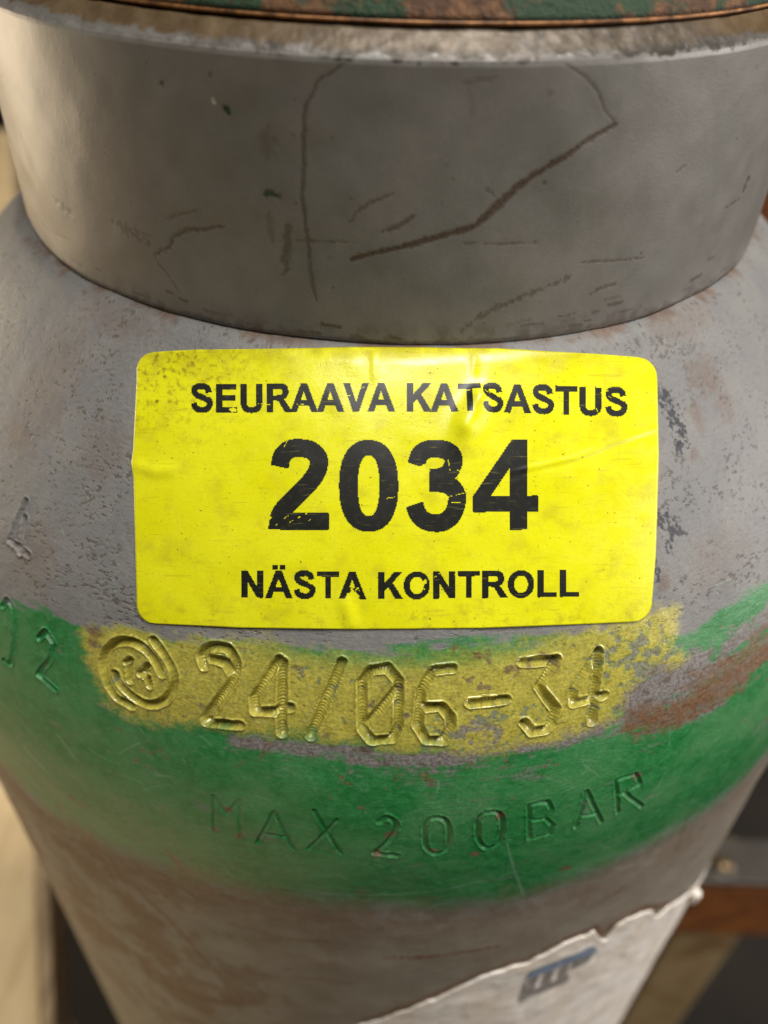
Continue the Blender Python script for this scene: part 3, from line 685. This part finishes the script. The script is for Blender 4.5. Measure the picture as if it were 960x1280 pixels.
c = ym.vary(c, ym.noise(uv, 2.2, 4, .7), .955, 1.02)
# grime rubbed into fine scratches, in several directions
for rot, sc_, thr, am in ((.35, (.25, 3.4, 1), .66, .35), (-.5, (.3, 4.0, 1), .68, .3), (1.2, (.3, 3.6, 1), .69, .22)):
    f = ym.ramp(ym.noise(ym.stretch(uv, sc_, (0, 0, rot)), 1.0, 3, .6, .6), thr - .05, thr + .05, 0, am); c = ym.mix(f, c, srgb(176, 164, 36))
f = ym.ramp(ym.noise(uv, .35, 5, .65), .47, .72, 0, .5); c = ym.mix(f, c, srgb(196, 184, 40))
f = ym.ramp(ym.noise(uv, 2.6, 2, .5), .69, .74, 0, .7); c = ym.mix(f, c, srgb(96, 74, 26))
f = ym.ramp(ym.noise(uv, 5.5, 2, .5), .70, .76, 0, .5); c = ym.mix(f, c, srgb(120, 96, 34))
yx = ym.n('ShaderNodeSeparateXYZ'); ym.link(uv, yx.inputs[0])
tg = ym.math('MULTIPLY', ym.ramp(yx.outputs[1], 33.3, 36.5, 1, 0), ym.ramp(ym.noise(uv, .3, 5, .65), .35, .6)); c = ym.mix(ym.math('MULTIPLY', tg, .6), c, srgb(170, 152, 30))
tl = ym.math('MULTIPLY', ym.math('MULTIPLY', ym.ramp(yx.outputs[0], 16, 30, 1, 0), ym.ramp(yx.outputs[1], 34, 46, 1, 0)), ym.ramp(ym.noise(uv, 1.3, 5, .7), .48, .66)); c = ym.mix(ym.math('MULTIPLY', tl, .75), c, srgb(120, 96, 30))
ed = ym.math('MULTIPLY', ym.ramp(yx.outputs[1], 56, 60.2, 0, 1), ym.ramp(ym.noise(uv, .6, 5, .7), .5, .68)); c = ym.mix(ym.math('MULTIPLY', ed, .45), c, srgb(150, 132, 36))
ym.color(c); ym.rough(ym.ramp(ym.noise(uv, .5, 4), .3, .7, .2, .36))
ym.bump(ym.noise(uv, 3.5, 4, .65), .00003, .6)
stk = mesh_from('inspection_sticker', Vall, np.vstack([F, skirt]), ym.m, cyl, {'sc': SCk})
stk['label'] = 'yellow inspection sticker with black print reading 2034'

# printed characters, built of small print dots like the original's
G = {}
def ell(cx, cy, rx, ry, n=48, p=2.25):
    t = np.linspace(0, 2 * math.pi, n, endpoint=False); c, s = np.cos(t), np.sin(t)
    return [(cx + rx * np.sign(a) * abs(a) ** (2 / p), cy + ry * np.sign(b) * abs(b) ** (2 / p)) for a, b in zip(c, s)]
Apoly = [[(1471, 0), (1149, 0), (1021, 333), (435, 333), (314, 0), (0, 0), (571, 1466), (884, 1466)], [(926, 580), (724, 1124), (526, 580)]]
G['A'] = (1479, Apoly, None)
G['Ä'] = (1479, Apoly + [[(400, 1570), (400, 1800), (640, 1800), (640, 1570)], [(820, 1570), (820, 1800), (1060, 1800), (1060, 1570)]], None)
G['E'] = (1366, [[(149, 0), (149, 1466), (1236, 1466), (1236, 1218), (445, 1218), (445, 893), (1181, 893), (1181, 646), (445, 646), (445, 247), (1264, 247), (1264, 0)]], None)
G['T'] = (1251, [[(480, 0), (480, 1218), (45, 1218), (45, 1466), (1210, 1466), (1210, 1218), (776, 1218), (776, 0)]], None)
G['L'] = (1251, [[(157, 0), (157, 1454), (453, 1454), (453, 247), (1189, 247), (1189, 0)]], None)
G['V'] = (1366, [[(524, 0), (0, 1466), (321, 1466), (692, 381), (1051, 1466), (1365, 1466), (840, 0)]], None)
G['N'] = (1479, [[(152, 0), (152, 1466), (440, 1466), (1040, 487), (1040, 1466), (1315, 1466), (1315, 0), (1018, 0), (427, 956), (427, 0)]], None)
G['K'] = (1479, [[(153, 0), (153, 1466), (449, 1466), (449, 815), (1047, 1466), (1445, 1466), (893, 895), (1475, 0), (1092, 0), (689, 688), (449, 443), (449, 0)]], None)
G['R'] = (1479, [[(150, 0), (150, 1466), (773, 1466), (1008, 1455), (1170, 1400), (1280, 1270), (1325, 1060), (1300, 890), (1200, 740), (1023, 650), (1120, 570), (1250, 410), (1513, 0), (1155, 0), (949, 318), (830, 500), (740, 590), (600, 612), (446, 612), (446, 0)],
                  [(446, 846), (665, 846), (880, 858), (985, 920), (1025, 1034), (990, 1150), (900, 1208), (690, 1218), (446, 1218)]], None)
G['O'] = (1593, [ell(797, 720, 709, 745, 48, 2.1), ell(797, 720, 405, 492, 48, 2.15)], None)
G['U'] = (1479, [], [(142, [(295, 1466), (295, 560), (310, 330), (400, 190), (560, 115), (735, 105), (920, 115), (1080, 190), (1165, 330), (1180, 560), (1180, 1466)])])
G['S'] = (1366, [], [(140, arc_pts([(1080, 1030), (1025, 1230), (860, 1350), (670, 1362), (440, 1335), (290, 1220), (290, 1050), (420, 900), (680, 790), (980, 680), (1125, 540), (1130, 390), (1035, 210), (850, 120), (690, 110), (470, 145), (310, 270), (235, 470)]))])
G['0'] = (1139, [ell(568, 723, 482, 748, 48, 2.35), ell(568, 723, 190, 515, 48, 2.4)], None)
G['2'] = (1139, [[(47, 0), (70, 140), (180, 261), (1033, 261), (1033, 0)]], [(140, arc_pts([(228, 1030), (270, 1210), (390, 1320), (555, 1342), (740, 1310), (868, 1190), (875, 1040), (800, 870), (640, 680), (430, 470), (270, 300), (205, 150)]))])
G['3'] = (1139, [], [(137, arc_pts([(220, 1070), (280, 1245), (400, 1325), (540, 1340), (720, 1310), (835, 1200), (830, 1060), (740, 925), (600, 870), (440, 855)])),
                     (137, arc_pts([(440, 770), (600, 770), (790, 720), (890, 590), (895, 440), (830, 250), (690, 130), (540, 108), (370, 145), (250, 260), (190, 420)]))])
G['4'] = (1139, [[(642, 0), (642, 295), (35, 295), (35, 541), (678, 1472), (917, 1472), (917, 542), (1101, 542), (1101, 295), (917, 295), (917, 0)], [(642, 542), (642, 1043), (305, 542)]], None)
pm = Mat('black_print', .38); uv = pm.coords('sc')
pc = pm.mix(pm.ramp(pm.noise(uv, 1.5, 5, .7), .5, .72), srgb(26, 27, 22), srgb(50, 50, 36))
f = pm.ramp(pm.noise(pm.stretch(uv, (.3, 3.6, 1), (0, 0, .5)), 1.2, 3, .6, .5), .62, .70, 0, .5); pc = pm.mix(f, pc, srgb(120, 116, 60)); pm.color(pc)
def inside(X, Y, polys, strokes, grow=0.):
    ins = np.zeros(X.shape, bool)
    for P in polys or []:
        n = len(P)
        for i in range(n):
            (x0, y0), (x1, y1) = P[i], P[(i + 1) % n]
            if y0 == y1: continue
            ins ^= ((y0 > Y) != (y1 > Y)) & (X < (x1 - x0) * (Y - y0) / (y1 - y0) + x0)
    if grow > 0:
        for P in polys or []: ins |= poly_dist(X, Y, P, True)[0] < grow
    for hw, P in strokes or []:
        P = np.asarray(P, float); d, arc, fr = poly_dist(X, Y, P)
        a = P[0] - P[1]; a = a / np.hypot(*a); b = P[-1] - P[-2]; b = b / np.hypot(*b)     # square ends
        cut = (((X - P[0][0]) * a[0] + (Y - P[0][1]) * a[1]) > 0) & (np.hypot(X - P[0][0], Y - P[0][1]) < hw * 1.8) | (((X - P[-1][0]) * b[0] + (Y - P[-1][1]) * b[1]) > 0) & (np.hypot(X - P[-1][0], Y - P[-1][1]) < hw * 1.8)
        ins |= (d < hw + grow) & ~cut
    return ins
CELL = 1.15
WEAR = {}                                          # (line, index) -> extra wear, worst spot (px, py, radius)
def wear_at(px, py):
    w = np.zeros(px.shape)
    for (x, y, rx, ry, a) in [(446, 735, 12, 16, .30), (440, 742, 8, 8, .2), (527, 733, 13, 12, .26), (292, 512, 11, 6, .34), (533, 575, 12, 14, .20), (768, 513, 12, 5, .25), (265, 512, 12, 6, .12), (362, 592, 14, 7, .16), (470, 600, 8, 22, .08), (600, 497, 6, 18, .12), (492, 745, 12, 8, .14), (330, 740, 16, 8, .10)]:
        w += a * np.exp(-((px - x) / rx) ** 2 - ((py - y) / ry) ** 2)
    return w
scr = []
for k in range(12):
    x, y = rng.uniform(330, 680), rng.uniform(545, 668); a = rng.normal(-.4, .6); l = rng.uniform(8, 40); scr.append((x, y, x + l * math.cos(a), y + l * math.sin(a), rng.uniform(.3, .6)))
for k in range(22):
    x, y = rng.uniform(235, 780), rng.choice([rng.uniform(480, 520), rng.uniform(710, 748)]); a = rng.normal(-.3, .7); l = rng.uniform(5, 18); scr.append((x, y, x + l * math.cos(a), y + l * math.sin(a), rng.uniform(.3, .6)))
def text_line(txt, x0, x1, ybase, cap, name, desc):
    adv = [569 if ch == ' ' else G[ch][0] for ch in txt]
    # first ink edge and last ink edge set the width
    lsb = 90; tot = sum(adv) - 170; k = (x1 - x0) / tot; ky = cap / 1466.
    x = x0 - lsb * k
    for n_, (ch, a) in enumerate(zip(txt, adv)):
        if ch != ' ':
            gx0, gx1 = -40, a + 60; gy0, gy1 = -60, 1860 if ch == 'Ä' else 1530
            px = np.arange(x + gx0 * k, x + gx1 * k, CELL); yb = float(ybase(x + a * k / 2)); dy = float(ybase(x + a * k) - ybase(x)) / (a * k)
            py = np.arange(yb - gy1 * ky, yb - gy0 * ky, CELL)
            CX, CY = np.meshgrid(px + CELL / 2, py + CELL / 2); sh = dy * (CX - (x + a * k / 2))
            ok = inside((CX - x) / k, (yb + sh - CY) / ky, G[ch][1], G[ch][2], 24 if cap < 60 else 12)
            w = fbm(CX, CY, .22, 3, 91) * .6 + fbm(CX, CY, .06, 2, 95) * .4 + wear_at(CX, CY)
            ok &= (w < .80 + .05 * vnoise(CX * .5, CY * .5, 4))
            for (a0, b0, a1_, b1, hw) in scr:
                if a1_ < px[0] - 2 or a0 > px[-1] + 2: continue
                d, _, _ = poly_dist(CX, CY, [(a0, b0), (a1_, b1)]); ok &= ~((d < hw) & (vnoise(CX * .35, CY * .35, 6) > .42))
            if ok.any():
                ii, jj = np.nonzero(ok); nx = len(px) + 1
                q = np.stack([ii * nx + jj, (ii + 1) * nx + jj, (ii + 1) * nx + jj + 1, ii * nx + jj + 1], -1)
                u, inv = np.unique(q, return_inverse=True); q = inv.reshape(q.shape)
                ux = px[0] + (u % nx) * CELL; uy = py[0] + (u // nx) * CELL + dy * 0
                Vp = sticker_pos(ux, uy, .012)
                o = mesh_from(name, Vp, q, pm.m, stk, {'sc': np.stack([ux / 13., uy / 13., 0 * ux], -1)})
        x += a * k
text_line('SEURAAVA KATSASTUS', 240, 782, lambda x: np.interp(x, [240, 300, 500, 620, 782], [515.5, 515.5, 514, 515.5, 520.5]), 34.5, 'printed_letter', 'top')
text_line('2034', 340, 668, lambda x: np.interp(x, [340, 520, 668], [661, 662, 661]), 110, 'printed_digit', 'mid')
text_line('NÄSTA KONTROLL', 302, 722, lambda x: np.interp(x, [302, 480, 722], [746, 748, 745]), 33, 'printed_letter', 'low')

# ------------------------------------------------------------------ torn white label lower down
lt, ls = SHELL.pts([(455, 1279), (480, 1272), (520, 1257), (560, 1240), (600, 1221), (640, 1207), (662, 1201), (690, 1186), (715, 1174), (741, 1164), (749, 1172), (757, 1175), (768, 1158), (785, 1147), (803, 1139), (814, 1138), (821, 1146), (834, 1134), (850, 1124), (862, 1115)])
o_ = np.argsort(lt); lt, ls = lt[o_], ls[o_]
lt = np.concatenate([[lt[0] - .25], lt, [lt[-1] + .05, lt[-1] + .3, 1.9]]); ls = np.concatenate([[ls[0] + 14], ls, [ls[-1] + 3.5, ls[-1] + 12, ls[-1] + 16]])
tt = np.linspace(lt[0], 1.9, 420); et = np.interp(tt, lt, ls) + (fbm(tt * 70, tt * 0, .9, 5, 3) - .5) * 1.6
kk = np.concatenate([np.linspace(0, .25, 90, endpoint=False), np.linspace(.25, 1, 60)])
LT = tt[None, :] + 0 * kk[:, None]; LS = et[None, :] + kk[:, None] * 95.
LX = LT * 70
crum = (fbm(LX, LS, .22, 4, 19) - .5) * .9 + (fbm(LX * .6 + LS * .8, LS * .3, .7, 3, 29) - .5) * .35
edge_in = smooth(0, .03, kk)[:, None]
LH = .14 + .14 * (1 - edge_in) * (fbm(LX, LS * 0, .25, 3, 39)) + np.maximum(crum, -.12) * (.25 + .75 * edge_in) * .55
Vl = SHELL.pos(LT, LS, LH).reshape(-1, 3); nl = len(tt)
Fl = grid_faces(len(kk), nl).reshape(-1, 4)
lowv = SHELL.pos(tt, et, -.05); k0 = len(Vl)
sk = np.stack([k0 + np.arange(nl - 1), np.arange(nl - 1), np.arange(1, nl), k0 + np.arange(1, nl)], -1)
lm = Mat('torn_label_paper', .5)
uv = lm.coords('sc')
c = lm.mix(lm.ramp(lm.noise(uv, .15, 4), .35, .65), srgb(248, 242, 232), srgb(236, 224, 208)); c = lm.mix(lm.ramp(lm.noise(uv, .5, 5, .7), .56, .70, 0, .7), c, srgb(150, 132, 108))
c = lm.mix(lm.ramp(lm.noise(lm.stretch(uv, (.3, 2, 1), (0, 0, -.5)), 1., 4), .56, .68, 0, .75), c, srgb(124, 114, 104)); lm.color(c)
lbl = mesh_from('torn_label', np.vstack([Vl, lowv]), np.vstack([Fl, sk]), lm.m, cyl, {'sc': np.vstack([np.stack([LX, LS, 0 * LX], -1).reshape(-1, 3), np.stack([tt * 70, et, 0 * tt], -1)])})
lbl['label'] = 'torn dirty white paper label on the lower body'
inkb = Mat('blue_print', .5); inkb.color(srgb(128, 142, 162)); inkg = Mat('grey_print', .5); uvv = inkg.coords(); inkg.color(inkg.mix(inkg.noise(uvv, .8, 4), srgb(112, 108, 106), srgb(172, 164, 156)))
def label_patch(name, P, material, n=26, hgt=.06):
    """a print patch on the label: quad given by four photo points, laid on to the label's own surface"""
    P = np.asarray(P, float); a = np.linspace(0, 1, n); A_, B_ = np.meshgrid(a, a)
    Q = (P[0][None, None] * ((1 - A_) * (1 - B_))[..., None] + P[1] * (A_ * (1 - B_))[..., None] + P[2] * (A_ * B_)[..., None] + P[3] * ((1 - A_) * B_)[..., None])
    th, s = SHELL.cast(Q[..., 0], Q[..., 1])
    e0 = np.interp(th, tt, et); x = th * 70
    cr = (fbm(x, s, .22, 4, 19) - .5) * .9 + (fbm(x * .6 + s * .8, s * .3, .7, 3, 29) - .5) * .35
    ei = smooth(0, .03, (s - e0) / 95.)
    hh = .14 + .14 * (1 - ei) * fbm(x, s * 0, .25, 3, 39) + np.maximum(cr, -.12) * (.25 + .75 * ei) * .55 + hgt
    F = grid_faces(n, n); keep = (fbm(x, s, .9, 3, 99)[:-1, :-1] < .74) & ((s - e0)[:-1, :-1] > .3)
    if keep.any(): mesh_from(name, SHELL.pos(th, s, hh).reshape(-1, 3), F[keep].reshape(-1, 4), material, lbl)
label_patch('printed_mark', [(662, 1212), (742, 1180), (746, 1188), (656, 1223)], inkb.m)
for q in ([(656, 1222), (674, 1215), (664, 1243), (647, 1250)], [(681, 1213), (692, 1208), (686, 1233), (674, 1238)], [(700, 1205), (712, 1200), (706, 1224), (695, 1229)],
          [(650, 1243), (712, 1217), (709, 1226), (648, 1251)], [(716, 1200), (742, 1190), (735, 1200), (712, 1212)]):
    label_patch('printed_mark', q, inkg.m)
# small curled tip of the label standing off the cylinder's side
th_t, s_t = SHELL.pts([(864, 1113)])
ct = SHELL.pos(th_t, s_t, .7)[0]
lathe('curled_tip', [(.02, 1.0), (.45, .9), (.8, .5), (.9, 0), (.75, -.6), (.8, -1.4), (.6, -2.4), (.02, -2.9)], tuple(ct), lm.m, lbl, 20)
